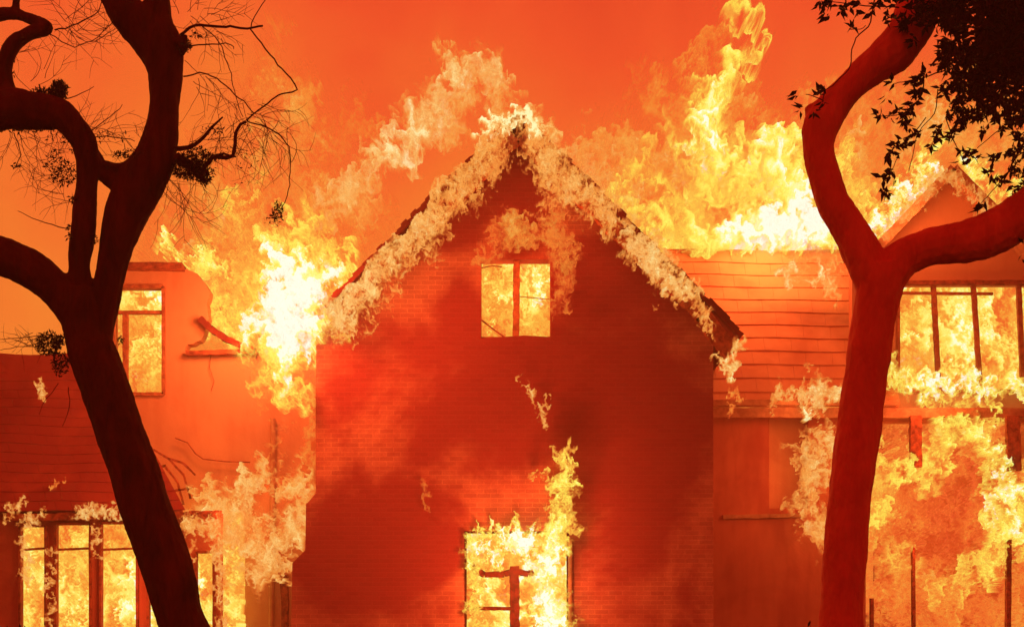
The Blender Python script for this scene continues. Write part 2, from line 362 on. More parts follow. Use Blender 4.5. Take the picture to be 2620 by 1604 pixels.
for pts in ([(392, 1150), (430, 1172), (470, 1215), (488, 1275)], [(420, 1190), (455, 1235), (470, 1290)], [(300, 1190), (372, 1205), (425, 1190)], [(395, 1250), (440, 1256), (492, 1248)], [(250, 1235), (330, 1245)], [(430, 1172), (470, 1185), (500, 1215)]):
    m = MB()
    for a, b in zip(pts[:-1], pts[1:]): m.beam(P(*a, YL - .9), P(*b, YL - .9), .035, .04, .3, 4)
    m.build('thin_strip', 'charred_wood', H)  # thin dark strips over the right part of the bay roof
m = MB(); m.tube([P(x, y, YL - .1) for x, y in ((448, 1120), (480, 1132), (500, 1160), (520, 1174), (575, 1180), (640, 1182))], [.012] * 6, 6); m.build('thin_line', 'charred_wood', H)  # thin dark tube running across the left wing wall
m = MB(); m.tube([P(x, y, YL - .06) for x, y in ((540, 905), (536, 940), (548, 975), (540, 1000))], [.006] * 4, 5); m.build('wall_crack_wire', 'charred_wood', H)
# --- right wing (front at y = 2.6)
YR = 2.6
tiled('right_roof', (1780, 1040), (2300, 1040), (1700, 642), (2300, 646), YR - .3, YR + 2.2, 12, 'clay_tile', .019, .45, .003)
m = MB(); m.beam(P(1820, 1030, YR - .38), P(2300, 1030, YR - .38), .09, .1, .12, 20); m.beam(P(1820, 1056, YR - .3), P(2680, 1056, YR - .3), .17, .08, .1, 40); m.build('gutter', 'painted_trim', H)
rw = [(1800, 1800), (1800, 1050), (2700, 1050), (2700, 1800)]
rh = [rect(2215, 1080, 2690, 1720), rect(1968, 1068, 2068, 1300)]
m = MB(); m.prism(XZ(rw, YR), [XZ(q, YR) for q in rh], YR, YR + .25); m.build('right_wing_wall', 'smoky_plaster', H)
m = MB(); m.prism(XZ(rect(1960, 1060, 2100, 1310), YR + .26), [], YR + .26, YR + .36); m.build('recess_panel', 'scorched_plaster', H)
m = MB(); m.beam(P(1850, 1322, YR - .03), P(2060, 1318, YR - .03), .07, .06, .15, 12); m.build('string_course', 'painted_trim', H)
# lean-to stair stringer shadow line seen on the wall
# right gable above the windows
YG = YR + .3
gb = [(2180, 1050), (2180, 670), (2245, 615), (2428, 436), (2640, 640), (2700, 700), (2700, 1050)]
gh = [rect(2298, 728, 2690, 1000)]
m = MB(); m.prism(XZ(gb, YG), [XZ(q, YG) for q in gh], YG, YG + .25); m.build('right_gable_wall', 'scorched_plaster', H)
window(2298, 728, 2690, 1000, YG - .02, [(2388, 2402), (2490, 2508), (2606, 2618)], [((2298, 750), (2540, 752))], 7, .1, 'frame_wood', jag=.08, mw=12)
m = MB(); m.beam(P(2240, 640, YG - .25), P(2430, 440, YG - .25), .16, .5, .1, 24); m.beam(P(2430, 440, YG - .25), P(2660, 672, YG - .25), .16, .5, .1, 24); m.build('gable_verge', 'painted_trim', H)
m = MB(); m.beam(P(2290, 724, YG - .06), P(2700, 722, YG - .06), .07, .1, .15, 24); m.build('window_head', 'charred_wood', H)
# porch posts below
for (xa, ya, xb, yb, w_) in ((2342, 1064, 2343, 1195, .20), (2336, 1400, 2338, 1800, .05), (2590, 1064, 2594, 1205, .24), (2580, 1380, 2578, 1800, .08), (2230, 1530, 2231, 1800, .05)):
    m = MB(); m.beam(P(xa, ya, YR - .35), P(xb, yb, YR - .35), w_, .12, .1, 16); m.build('porch_post', 'charred_wood', H)
m = MB(); m.prism(XZ(rect(2240, 1070, 2700, 1800), YR + 2.2), [], YR + 2.2, YR + 2.4); m.build('porch_back_wall', 'scorched_plaster', H)

# ------------------------------------------------------------------ noise in numpy
_perm = np.random.default_rng(5).permutation(512)
_perm = np.concatenate([_perm, _perm, _perm])
_g3 = np.random.default_rng(6).normal(size=(512, 3)); _g3 /= np.linalg.norm(_g3, axis=1)[:, None]
def pn(x, y, z):
    xi, yi, zi = np.floor(x).astype(int), np.floor(y).astype(int), np.floor(z).astype(int)
    xf, yf, zf = x - xi, y - yi, z - zi; u, v, w_ = (f * f * f * (f * (f * 6 - 15) + 10) for f in (xf, yf, zf)); r = 0
    for a in (0, 1):
        for b in (0, 1):
            for c in (0, 1):
                h = _perm[(_perm[(_perm[(xi + a) & 511] + yi + b) & 511] + zi + c) & 511]; gr = _g3[h]
                r = r + (u if a else 1 - u) * (v if b else 1 - v) * (w_ if c else 1 - w_) * (gr[..., 0] * (xf - a) + gr[..., 1] * (yf - b) + gr[..., 2] * (zf - c))
    return r
def fbm(x, y, z, o=4, g=.55):
    r, a = 0, 1.0
    for k in range(o): r = r + a * pn(x * 2**k + 7 * k, y * 2**k + 3 * k, z * 2**k); a *= g
    return r
def sst(a, b, x): t_ = np.clip((x - a) / (b - a), 0, 1); return t_ * t_ * (3 - 2 * t_)

# ------------------------------------------------------------------ flames
FG = 'flames burning on the house'
NF = [0]
def flame(label, Y, strokes, mat='yellow_flame', T=.45, op=1.0, warp=1.0, rag=1.0, res=2.8, lights=(), soft=1.1, L=60, clip=None, solid=None, name='flame', lean=0.0, bias=0.0):
    """strokes: polylines of (px, py, radius px, heat). One closed body of flame: front and back sheet,
    bulging by its local thickness, broken up by turbulence."""
    NF[0] += 1; sd_ = NF[0] * 13.7
    al = [p for s in strokes for p in s] if strokes else []
    if solid: x0, y0, x1, y1 = solid
    else:
        x0 = min(p[0] - p[2] * 1.6 for p in al) - L * 1.6; x1 = max(p[0] + p[2] * 1.6 for p in al) + L * .9
        y0 = min(p[1] - p[2] * 1.7 for p in al) - L * 1.6; y1 = max(p[1] + p[2] * 1.6 for p in al) + L * .9
    nx, ny = int((x1 - x0) / res) + 2, int((y1 - y0) / res) + 2
    gx, gy = np.meshgrid(x0 + np.arange(nx) * res, y0 + np.arange(ny) * res)
    sheets = []
    for side in (0, 1):
        zs = sd_ + side * .55
        # turbulence: carry the sheet through a swirling (divergence-free) flow, so that it stretches into filaments
        zz = zs + 0 * gx
        psi = L * (1.25 * fbm(gx / L / 1.9, gy / L / 2.6, zz, 2) + .55 * fbm(gx / L / .8 + 17, gy / L / 1.0, zz + 3, 2) + .22 * fbm(gx / L * 2.9 + 5, gy / L * 2.4, zz + 6, 2) + .07 * fbm(gx / L * 7 + 5, gy / L * 6, zz + 8, 2))
        gyy, gxx = np.gradient(psi, res); vx, vy = gyy * L * .13 * warp, -gxx * L * .13 * warp
        qx, qy = gx.copy(), gy.copy()
        for _s in range(6):
            ix = np.clip((qx - x0) / res, 0, nx - 1.001); iy = np.clip((qy - y0) / res, 0, ny - 1.001); jx, jy = ix.astype(int), iy.astype(int); ux, uy = ix - jx, iy - jy
            def bl(A_): return (A_[jy, jx] * (1 - ux) + A_[jy, jx + 1] * ux) * (1 - uy) + (A_[jy + 1, jx] * (1 - ux) + A_[jy + 1, jx + 1] * ux) * uy
            qx, qy = qx - bl(vx), qy - bl(vy)
        if solid: F = np.ones_like(gx); Hh = np.ones_like(gx) * .45
        else: F = np.full_like(gx, -1.0); Hh = np.zeros_like(gx); Wt = np.full_like(gx, 1e-6)
        for s in strokes or ():
            for (ax, ay, ar, ah), (bx, by, br, bh_) in zip(s[:-1], s[1:]) if len(s) > 1 else ((s[0], s[0]),):
                dx, dy = bx - ax, by - ay; LL = dx * dx + dy * dy + 1e-6
                t_ = np.clip(((qx - ax) * dx + (qy - ay) * dy) / LL, 0, 1)
                d = np.hypot(qx - ax - dx * t_, qy - ay - dy * t_); r_ = ar + (br - ar) * t_
                f = 1 - d / r_
                if solid: Hh = Hh + (ah - .55) * .8 * sst(0, .8, f)
                else:
                    w_ = np.exp(np.clip(f, -3, 1) * 6); Hh += w_ * (ah + (bh_ - ah) * t_); Wt += w_; F = np.maximum(F, f)
        if not solid: Hh = Hh / Wt
        n = fbm(qx / L * 1.1, qy / L * .8, zz + 20, 4, .6)
        rd = 1 - np.abs(fbm(qx / L * 1.5 + 5, qy / L * 1.1, zz + 50, 3, .6)) * 3.2
        fine = fbm(qx / L * 5, qy / L * 4, zz + 70, 3, .7)
        if solid:
            D = np.ones_like(gx); Ht = Hh + .75 * n + .22 * (rd - .45) + .14 * fine
        else:
            core = sst(-.05, .85, F)
            Ht = Hh * (.42 + .78 * core) + .50 * n + .28 * (rd - .5) + .10 * fine
            D = sst(0.0, soft, F * 1.0 + rag * (.85 * n + .34 * (rd - .5) + .13 * fine) + .16 + bias)
            D = D * sst(-.45, .12, F) * (.10 + .90 * sst(.08, .62, Ht + .1))
            Ht = Ht * (.5 + .5 * sst(0, .75, D))
        D = D * op; sheets.append((D, Ht, F, n))
    (D0, H0, F0, n0), (D1, H1, F1, n1_) = sheets
    keep = (np.maximum(D0, D1) > .03)
    if clip is not None: keep &= clip(gx, gy)
    cell = keep[:-1, :-1] & keep[1:, :-1] & keep[:-1, 1:] & keep[1:, 1:]
    body = np.clip(np.maximum(F0, F1), 0, 1)
    th = T * (.08 + .92 * np.sqrt(np.clip(np.minimum(D0 + D1, 1.2) * (.25 + body), 0, 1)))
    idx = np.arange(nx * ny).reshape(ny, nx)
    verts = []; att_h = []; att_d = []
    for side, (D, Ht, F, n) in enumerate(sheets):
        yy = Y + (1 if side else -1) * th * (.7 + .8 * n) + lean * (gy - y1) / (y0 - y1 + 1e-6)
        yy = yy + .25 * T * n0
        X = (gx - 1310) * S(Y); Z = CAM_Z + (HOR - gy) * S(Y)
        verts.append(np.stack([X, yy, Z], -1).reshape(-1, 3)); att_h.append(Ht.ravel()); att_d.append(D.ravel())
    V = np.concatenate(verts); Ha = np.concatenate(att_h); Da = np.concatenate(att_d)
    a, b, c, d = (idx[:-1, :-1][cell], idx[:-1, 1:][cell], idx[1:, 1:][cell], idx[1:, :-1][cell])
    N = nx * ny
    Fq = np.concatenate([np.stack([a, d, c, b], -1), np.stack([a, b, c, d], -1) + N])
    # rim quads close the body where the two sheets end
    cp = np.zeros((ny + 1, nx + 1), bool); cp[1:ny, 1:nx] = cell
    inn = cell; up = ~cp[:ny - 1, 1:nx] & inn; dn = ~cp[2:ny + 1, 1:nx] & inn; lf = ~cp[1:ny, :nx - 1] & inn; rt = ~cp[1:ny, 2:nx + 1] & inn
    A, B, Cc, Dd = idx[:-1, :-1], idx[:-1, 1:], idx[1:, 1:], idx[1:, :-1]
    rims = [np.stack([p[mk], q[mk], q[mk] + N, p[mk] + N], -1) for p, q, mk in ((A, B, up), (Cc, Dd, dn), (Dd, A, lf), (B, Cc, rt))]
    Fq = np.concatenate([Fq] + rims)
    used = np.unique(Fq); remap = np.zeros(2 * N, int); remap[used] = np.arange(len(used)); V = V[used]; Ha = Ha[used]; Da = Da[used]; Fq = remap[Fq]
    org = V.mean(0); org[2] = V[:, 2].min(); V = V - org
    me = bpy.data.meshes.new(name); me.vertices.add(len(V)); me.vertices.foreach_set('co', V.astype(np.float32).ravel())
    me.loops.add(Fq.size); me.loops.foreach_set('vertex_index', Fq.astype(np.int32).ravel())
    me.polygons.add(len(Fq)); me.polygons.foreach_set('loop_start', (np.arange(len(Fq)) * 4).astype(np.int32)); me.polygons.foreach_set('loop_total', np.full(len(Fq), 4, np.int32))
    me.update(calc_edges=True); me.polygons.foreach_set('use_smooth', np.ones(len(Fq), bool))
    for nm, arr in (('flame_temperature', Ha), ('flame_body', Da)):
        at = me.attributes.new(nm, 'FLOAT', 'POINT'); at.data.foreach_set('value', arr.astype(np.float32))
    o = link(name, me, mat); o.location = org
    tag(o, label, 'flame', FG)
    for (lx, ly, ldy, power, rad, col) in lights:
        ld = bpy.data.lights.new('fire_glow', 'POINT'); ld.energy = power; ld.shadow_soft_size = rad; ld.color = col
        lo = bpy.data.objects.new('fire_glow', ld); C.objects.link(lo); lo.parent = o
        lo.location = P(lx, ly, Y + ldy) - Vector(org)
    return o
FC = (1, .25, .055); FR = (1, .14, .03)

exec_flames = True
# left blaze at the eave
flame('white-hot blaze at the left eave of the brick gable', -.1,
      [[(725, 915, 80, .85), (738, 830, 125, 1.55), (755, 750, 140, 1.75), (775, 660, 120, .8), (770, 600, 90, .5)], [(720, 700, 80, .85), (640, 720, 60, .5)], [(830, 700, 60, .8), (880, 650, 40, .5)],
       [(700, 900, 45, .75), (690, 1000, 50, .6), (760, 1010, 45, .5)], [(800, 860, 40, .7), (830, 800, 38, .7)]], 'yellow_flame', .6, warp=.75, lights=[(720, 800, -1.7, 400, .4, FC)], clip=lambda x, y: ~((x > 808) & (y > 880)))
flame('yellow flames curling off the broken left tower edge', YL + .75,
      [[(420, 665, 14, .7), (475, 645, 28, .85), (510, 690, 32, .75), (550, 760, 55, .6), (590, 830, 65, .55), (620, 880, 35, .6)], [(620, 800, 75, .5), (640, 690, 70, .45), (640, 620, 55, .4)], [(540, 640, 28, .5), (600, 560, 34, .4), (660, 490, 34, .35)]],
      'yellow_flame', .4, .9, lights=[(600, 800, -2.2, 260, .4, FC)])
flame('pale looping plume of flame rising left of the gable peak', 2.5,
      [[(800, 560, 40, .45), (860, 500, 45, .5), (930, 440, 42, .7), (990, 395, 50, .8), (1060, 340, 58, .8), (1120, 270, 55, .7), (1165, 200, 46, .72), (1230, 165, 40, .75), (1280, 205, 36, .7), (1300, 270, 32, .5)],
       [(1200, 250, 40, .5), (1150, 330, 45, .5)], [(1120, 132, 14, .5), (1170, 142, 16, .5)], [(930, 540, 38, .4), (960, 470, 35, .5)]], 'cream_flame', .5, .68, soft=1.0, warp=.62, bias=.05)
flame('faint orange wisp drifting beside the pale plume', 3.5, [[(860, 300, 50, .3), (930, 330, 55, .35), (980, 390, 45, .35)], [(700, 260, 80, .25), (730, 420, 80, .3), (800, 600, 70, .3)]], 'orange_flame', .5, .4, soft=1.2, L=90)
flame('broad orange emissive sheet for glowing smoke behind the left tower', 6.0, [[(560, 640, 170, .6), (680, 500, 170, .6), (740, 340, 130, .55), (720, 230, 90, .4)], [(820, 560, 130, .6), (900, 620, 100, .5)], [(620, 780, 140, .6), (740, 800, 140, .6)], [(420, 600, 90, .5), (500, 560, 90, .5)]], 'orange_flame', .8, .75, soft=1.6, L=110, res=4, bias=.1)  # halo of fire-lit smoke put in as an emissive sheet
flame('broad orange emissive sheet for glowing smoke behind the right roof', 8.5, [[(1550, 480, 130, .55), (1750, 420, 180, .6), (1950, 380, 170, .6), (2150, 420, 150, .65), (2320, 480, 140, .65)], [(1700, 260, 90, .4), (1850, 180, 100, .4)], [(2250, 300, 120, .5), (2450, 330, 150, .6), (2600, 420, 120, .55)]], 'orange_flame', .8, .75, soft=1.6, L=110, res=4, bias=.1)  # emissive sheet added to brighten the smoky sky behind this roof
# gable rakes
flame('mottled flames along the left rake of the brick gable', -.75,
      [[(862, 796, 74, .72), (922, 738, 76, .68), (990, 660, 56, .58), (1060, 590, 76, .6), (1128, 512, 62, .45), (1200, 436, 78, .46), (1265, 370, 62, .38)]], 'cream_flame', .22, .85, bias=-.12, rag=1.75, L=36, res=2.4, soft=1.0, warp=.8,
      lights=[(960, 740, -.8, 120, .3, FC), (1130, 540, -.7, 40, .3, FC)], clip=lambda x, y: (x + y > 1606 + 14 * np.sin(x / 23) + 10 * np.sin(x / 9) - 10 + 24 * (y > 500)))
flame('bright cream flames crowning the gable peak', -.7, [[(1235, 355, 24, .8), (1285, 315, 30, .95), (1325, 298, 32, 1.0), (1370, 325, 28, .8), (1430, 365, 26, .6)]], 'cream_flame', .25, 1, L=32, res=2.6)
flame('mottled flames along the right rake of the brick gable', -.75,
      [[(1370, 380, 48, .45), (1420, 440, 58, .5), (1490, 490, 55, .5), (1560, 560, 45, .5)], [(1620, 615, 58, .65), (1680, 680, 50, .65), (1750, 745, 34, .6), (1800, 780, 22, .5)], [(1400, 520, 34, .32)]],
      'cream_flame', .22, .85, bias=-.12, rag=1.75, L=36, res=2.4, soft=1.0, warp=.8, lights=[(1440, 520, -.5, 45, .3, FC)])
flame('hooked flame dripping from the right eave end of the gable', -.6, [[(1800, 800, 12, .5), (1815, 850, 14, .5)], [(1838, 925, 18, .7), (1868, 940, 20, .85), (1885, 905, 15, .7), (1890, 875, 9, .5)]], 'cream_flame', .12, .9, L=26, res=2.4, rag=.8)
flame('orange flames licking above and beside the attic window', -.3,
      [[(1260, 640, 35, .35), (1325, 580, 48, .5), (1400, 620, 40, .4), (1440, 640, 34, .5), (1450, 700, 26, .4), (1420, 780, 30, .3)], [(1430, 600, 32, .45), (1440, 540, 28, .4)]], 'orange_flame', .2, .6, L=45, soft=.9, lights=[(1340, 620, -.6, 22, .3, FR)])
# big roof fire on the right
flame('towering yellow blaze over the right wing roof', 5.2,
      [[(1560, 540, 70, .62), (1750, 600, 75, .62), (1900, 600, 100, .95), (2050, 570, 120, 1.15), (2160, 600, 70, .8), (2200, 520, 60, .6)], [(1660, 480, 80, .45), (1850, 470, 115, .6), (2000, 440, 110, .75), (2140, 430, 60, .6)], [(1700, 560, 90, .6), (1820, 560, 80, .4)],
       [(1860, 420, 90, .75), (1800, 330, 84, .9), (1830, 250, 62, .85), (1860, 190, 36, .65), (1905, 150, 22, .6), (1945, 112, 17, .6), (1955, 66, 17, .7), (1905, 44, 20, .5), (1880, 0, 17, .5)],
       [(2040, 370, 50, .75), (1960, 380, 60, .8)], [(1950, 100, 16, .75), (1945, 150, 13, .6)], [(1560, 500, 36, .5), (1620, 440, 34, .45), (1670, 390, 26, .4)]],
      'yellow_flame', .9, 1, warp=.4, lean=.5, L=72, lights=[(1950, 520, -1.6, 420, .6, FC)])
flame('faint pale flame behind the right rake of the gable', 3.6, [[(1440, 420, 40, .45), (1530, 480, 50, .55), (1600, 540, 45, .6)], [(1560, 400, 40, .3), (1500, 380, 40, .3)]], 'cream_flame', .4, .55, soft=1.0)
flame('small pale flames on the right wing roof tiles', 3.6, [[(2010, 690, 22, .8), (2040, 715, 14, .7)], [(2090, 720, 16, .7), (2130, 705, 22, .7), (2125, 750, 16, .55), (2135, 775, 12, .45)], [(2060, 660, 30, .35), (2120, 660, 30, .4)]], 'cream_flame', .15, .8, L=28, res=2.6)
flame('spiky flames along the right wing gutter', YR - .6, [[(1985, 1005, 20, .55), (2030, 1015, 20, .6), (2080, 1000, 30, .75), (2150, 1010, 26, .6)], [(2080, 1000, 20, .6), (2085, 945, 14, .45)], [(2070, 1020, 16, .9), (2080, 1070, 12, .8)]], 'cream_flame', .2, .85, L=34, res=2.6, lights=[(2070, 1030, -.5, 30, .2, FC)])
flame('tiny flames at the gutter corner beside the brick gable', YR - .6, [[(1860, 1010, 8, .5), (1900, 1012, 10, .5)], [(1875, 1040, 8, .45), (1872, 1060, 8, .45)]], 'orange_flame', .08, .8, L=20, res=2.2)
flame('flame column rising behind the right tree trunk', YR - .5, [[(2110, 1410, 22, .4), (2090, 1340, 36, .5), (2055, 1280, 34, .55), (2090, 1210, 38, .5), (2070, 1150, 45, .5), (2110, 1110, 36, .5), (2130, 1200, 50, .45)]], 'cream_flame', .3, .85, L=42, rag=.8, lights=[(2060, 1250, -.6, 30, .2, FC)])
flame('yellow flames sweeping up the right gable verge', YG + .5, [[(2250, 590, 34, .8), (2310, 520, 48, .95), (2370, 450, 42, .95), (2385, 400, 26, .7)], [(2480, 430, 26, .85), (2530, 470, 30, .8), (2590, 510, 24, .6)], [(2170, 500, 36, .5), (2150, 420, 34, .5), (2170, 380, 30, .5)]], 'yellow_flame', .35, .95, L=50, lights=[(2330, 520, -1.5, 90, .3, FC)])
flame('speckled fringe of flame on the right gable verge boards', YG - .65, [[(2250, 600, 16, .45), (2330, 525, 24, .45), (2400, 455, 24, .5), (2440, 450, 22, .45), (2520, 530, 24, .5), (2600, 590, 22, .45)]], 'cream_flame', .1, .6, L=24, res=2.6, rag=1.4)
flame('fierce yellow flames on the right window sill', YG - .45, [[(2280, 960, 45, .85), (2350, 985, 32, .9), (2440, 985, 30, .95), (2540, 990, 28, .9), (2640, 985, 28, .8)], [(2380, 1010, 24, .7), (2430, 1040, 24, .7)], [(2530, 1060, 26, .6), (2520, 1100, 32, .65)]], 'yellow_flame', .25, .9, L=38, res=3, lights=[(2400, 1010, -.8, 60, .3, FC)])
flame('large swirling ring of flame under the right porch', YR - .1,
      [[(2250, 1180, 44, .45), (2300, 1230, 52, .55), (2370, 1190, 52, .6), (2430, 1130, 54, .58), (2480, 1080, 46, .65), (2530, 1130, 44, .8), (2545, 1200, 50, .9), (2585, 1270, 48, .88), (2565, 1350, 52, .75), (2550, 1410, 46, .62), (2480, 1480, 44, .45), (2410, 1510, 40, .42), (2440, 1560, 34, .35)],
       [(2240, 1270, 60, .55), (2220, 1360, 46, .5)], [(2270, 1400, 50, .35), (2320, 1460, 50, .35)], [(2640, 1220, 36, .65), (2620, 1330, 36, .65), (2640, 1400, 30, .5)]], 'yellow_flame', .45, .92, L=52, lights=[(2400, 1300, -1.1, 120, .3, FC)])
flame('dense orange fire filling the right porch', YR + 1.0, [[(2270, 1300, 150, .4), (2420, 1320, 150, .1), (2560, 1330, 150, .3)], [(2280, 1520, 130, .42), (2450, 1600, 150, .36), (2600, 1540, 130, .4)], [(2300, 1150, 90, .35), (2500, 1160, 90, .35)]], 'orange_flame', .6, .85, L=75, soft=.9)
# lower central window
flame('tall yellow flame leaping out of the ground floor window', -.35,
      [[(1400, 1620, 60, 1.05), (1410, 1540, 52, 1.0), (1390, 1470, 42, 1.0), (1410, 1400, 46, .9), (1435, 1320, 44, .75), (1430, 1250, 38, .65), (1445, 1190, 26, .6), (1448, 1150, 20, .5)], [(1455, 1370, 26, .55), (1470, 1340, 18, .5)], [(1390, 1230, 16, .45), (1378, 1222, 11, .4)], [(1345, 1400, 44, 1.2), (1300, 1385, 30, 1.0)]],
      'yellow_flame', .3, 1, rag=.95, L=34, res=2.8, lights=[(1330, 1490, -1.3, 290, .3, FC), (1440, 1250, -.7, 30, .2, FC)])
flame('speckled flames fringing the frame of the ground floor window', -.12,
      [[(1200, 1365, 14, .7), (1260, 1362, 16, .8), (1320, 1350, 16, .8), (1324, 1330, 10, .5)], [(1206, 1380, 18, .8), (1210, 1440, 16, .7), (1215, 1500, 20, .6), (1215, 1620, 20, .6)], [(1230, 1400, 26, 1.0), (1290, 1430, 24, .8)]], 'yellow_flame', .1, .9, rag=1.2, L=24, res=2.4)
flame('small pinkish embers climbing the brick wall', -.2, [[(1328, 966, 7, .5), (1330, 970, 7, .5)], [(1350, 995, 12, .6), (1362, 1010, 10, .5)], [(1402, 1012, 7, .45), (1395, 1030, 7, .5)], [(1385, 1050, 11, .6), (1395, 1085, 12, .55)], [(1365, 1028, 6, .4), (1368, 1030, 6, .4)]], 'cream_flame', .05, .75, rag=1.1, L=16, res=1.8)
flame('thin orange flame tongue low on the brick wall', -.08, [[(1090, 1240, 12, .3), (1090, 1280, 10, .4), (1085, 1305, 5, .3)]], 'orange_flame', .05, .45, L=22, res=2.4, soft=1)
# interiors: rooms on fire behind the openings
flame('fire filling the room behind the attic window', 1.3, [[(1290, 720, 55, .9), (1290, 720, 55, .9)], [(1390, 700, 50, .95), (1390, 700, 50, .95)], [(1320, 800, 60, .35), (1400, 800, 50, .35)]], 'room_flame', .3, res=3.2, L=80, solid=(1180, 610, 1460, 910), lights=[(1320, 760, -.7, 20, .2, FC)])
flame('fire filling the room behind the ground floor window', 1.3, [[(1290, 1400, 60, .9), (1290, 1400, 60, .9)], [(1270, 1530, 60, .95), (1270, 1560, 60, .9)], [(1400, 1520, 70, 1.1), (1400, 1560, 70, 1.1)], [(1225, 1510, 30, .3), (1225, 1560, 30, .3)]], 'room_flame', .3, res=3.2, L=75, solid=(1130, 1300, 1510, 1700))
flame('fire filling the room behind the left tower window', YL + 1.3, [[(360, 920, 100, .75), (360, 960, 100, .8)], [(400, 760, 40, .9), (400, 760, 40, .9)], [(340, 770, 50, .3), (300, 770, 50, .3)], [(350, 850, 50, .35), (380, 850, 50, .4)]], 'room_flame', .3, res=3.2, L=75, solid=(275, 705, 450, 1035))
flame('fire filling the room behind the left bay windows', YB + 1.2, [[(90, 1500, 60, .85), (110, 1560, 60, .9)], [(190, 1480, 60, .8), (180, 1560, 50, .4)], [(310, 1480, 80, .8), (340, 1580, 70, 1.15)], [(430, 1560, 80, 1.1), (525, 1500, 70, 1.15)], [(190, 1370, 70, .38), (320, 1370, 70, .4)]], 'room_flame', .3, res=3.5, L=85, solid=(-40, 1310, 620, 1720), lights=[(330, 1540, -2.0, 25, .3, FC)])
flame('fire filling the rooms behind the right upper windows', YG + 1.2, [[(2340, 850, 90, .75), (2340, 960, 80, .9)], [(2430, 900, 80, .75), (2450, 850, 80, .7)], [(2540, 860, 90, .7), (2560, 940, 80, .9)]], 'room_flame', .3, res=3.5, L=75, solid=(2240, 700, 2700, 1040))
# left bay
flame('cream flames rolling over the wall right of the bay window', YB + .6,
      [[(470, 1380, 34, .42), (530, 1340, 55, .45), (600, 1290, 58, .55), (650, 1240, 46, .65), (670, 1205, 26, .5)], [(540, 1260, 36, .45), (580, 1330, 66, .45), (660, 1390, 62, .5), (730, 1380, 50, .7), (770, 1310, 38, .6), (765, 1240, 36, .5), (745, 1195, 22, .45)], [(620, 1440, 44, .6), (700, 1450, 40, .6), (740, 1490, 18, .5)]],
      'cream_flame', .4, .9, L=48, lights=[(620, 1330, -1.1, 90, .3, FC)], clip=lambda x, y: ~((x > 806) | ((x > 780) & (y > 1285)) | ((x > 746) & (y > 1440))))
flame('thin tongue of flame beside the left downpipe', YL - .3, [[(700, 1200, 22, .3), (712, 1130, 16, .3), (705, 1070, 12, .25)], [(792, 980, 18, .5), (796, 1100, 16, .45), (790, 1200, 18, .4)]], 'orange_flame', .12, .55, L=34, soft=.9, clip=lambda x, y: x < 807)
flame('speckled flames along the bay gutter', YB - .3, [[(70, 1335, 18, .6), (110, 1310, 14, .6)], [(190, 1312, 16, .75), (250, 1308, 16, .75), (320, 1316, 14, .7)], [(60, 1380, 12, .6), (70, 1430, 14, .6), (65, 1480, 12, .5)], [(130, 1400, 8, .5), (128, 1600, 8, .5)], [(243, 1350, 8, .5), (243, 1430, 8, .5)]], 'cream_flame', .08, .75, L=22, res=2.4, rag=1.4)
flame('small cluster of flames at the left end of the bay roof', YB - .35, [[(25, 1298, 12, .6), (55, 1290, 14, .7)], [(15, 1325, 9, .5), (25, 1320, 9, .5)]], 'cream_flame', .06, .8, L=18, res=2.2)
flame('tiny pale flame flickering on the dark bay roof', 1.4, [[(103, 975, 9, .6), (106, 1000, 12, .7), (112, 1018, 8, .5)]], 'cream_flame', .05, .8, L=16, res=2)
flame('scattered sparks of flame low on the dark bay roof', .9, [[(130, 1240, 8, .45), (148, 1236, 7, .5)], [(165, 1230, 6, .5), (168, 1230, 6, .5)], [(160, 1278, 9, .5), (164, 1285, 8, .5)]], 'orange_flame', .04, .8, L=14, res=2)

flame('low flames wrapping the right end of the bay window', YB - .25, [[(478, 1335, 26, .45), (530, 1345, 34, .5), (575, 1375, 34, .5)], [(560, 1400, 18, .5), (566, 1500, 14, .5), (562, 1600, 16, .5)], [(480, 1400, 14, .4), (478, 1440, 10, .4)]], 'cream_flame', .12, .85, L=28, res=2.4)
# ------------------------------------------------------------------ trees in the foreground
def voxel(m, name, mat, parent, vox, disp=.012, dscale=.12):
    o = m.build('tmp', None); me0 = o.data
    r = o.modifiers.new('r', 'REMESH'); r.mode = 'VOXEL'; r.voxel_size = vox; r.use_smooth_shade = True
    sm = o.modifiers.new('s', 'SMOOTH'); sm.factor = .8; sm.iterations = 6
    bpy.context.view_layer.update()
    ev = o.evaluated_get(bpy.context.evaluated_depsgraph_get()); me = bpy.data.meshes.new_from_object(ev)
    bpy.data.objects.remove(o); bpy.data.meshes.remove(me0)
    n = len(me.vertices); co_ = np.empty(n * 3, np.float32); me.vertices.foreach_get('co', co_); co_ = co_.reshape(-1, 3).astype(float)
    no = np.empty(n * 3, np.float32); me.vertex_normals.foreach_get('vector', no); no = no.reshape(-1, 3)
    q = co_ / dscale; d = fbm(q[:, 0], q[:, 1], q[:, 2] * .45, 4, .6) * disp + fbm(q[:, 0] * .2 + 9, q[:, 1] * .2, q[:, 2] * .2, 2) * disp * 1.2
    co_ += no * d[:, None]; me.vertices.foreach_set('co', co_.astype(np.float32).ravel()); me.update()
    me.polygons.foreach_set('use_smooth', [True] * len(me.polygons)); me.name = name; me.materials.clear()
    return link(name, me, mat, parent)
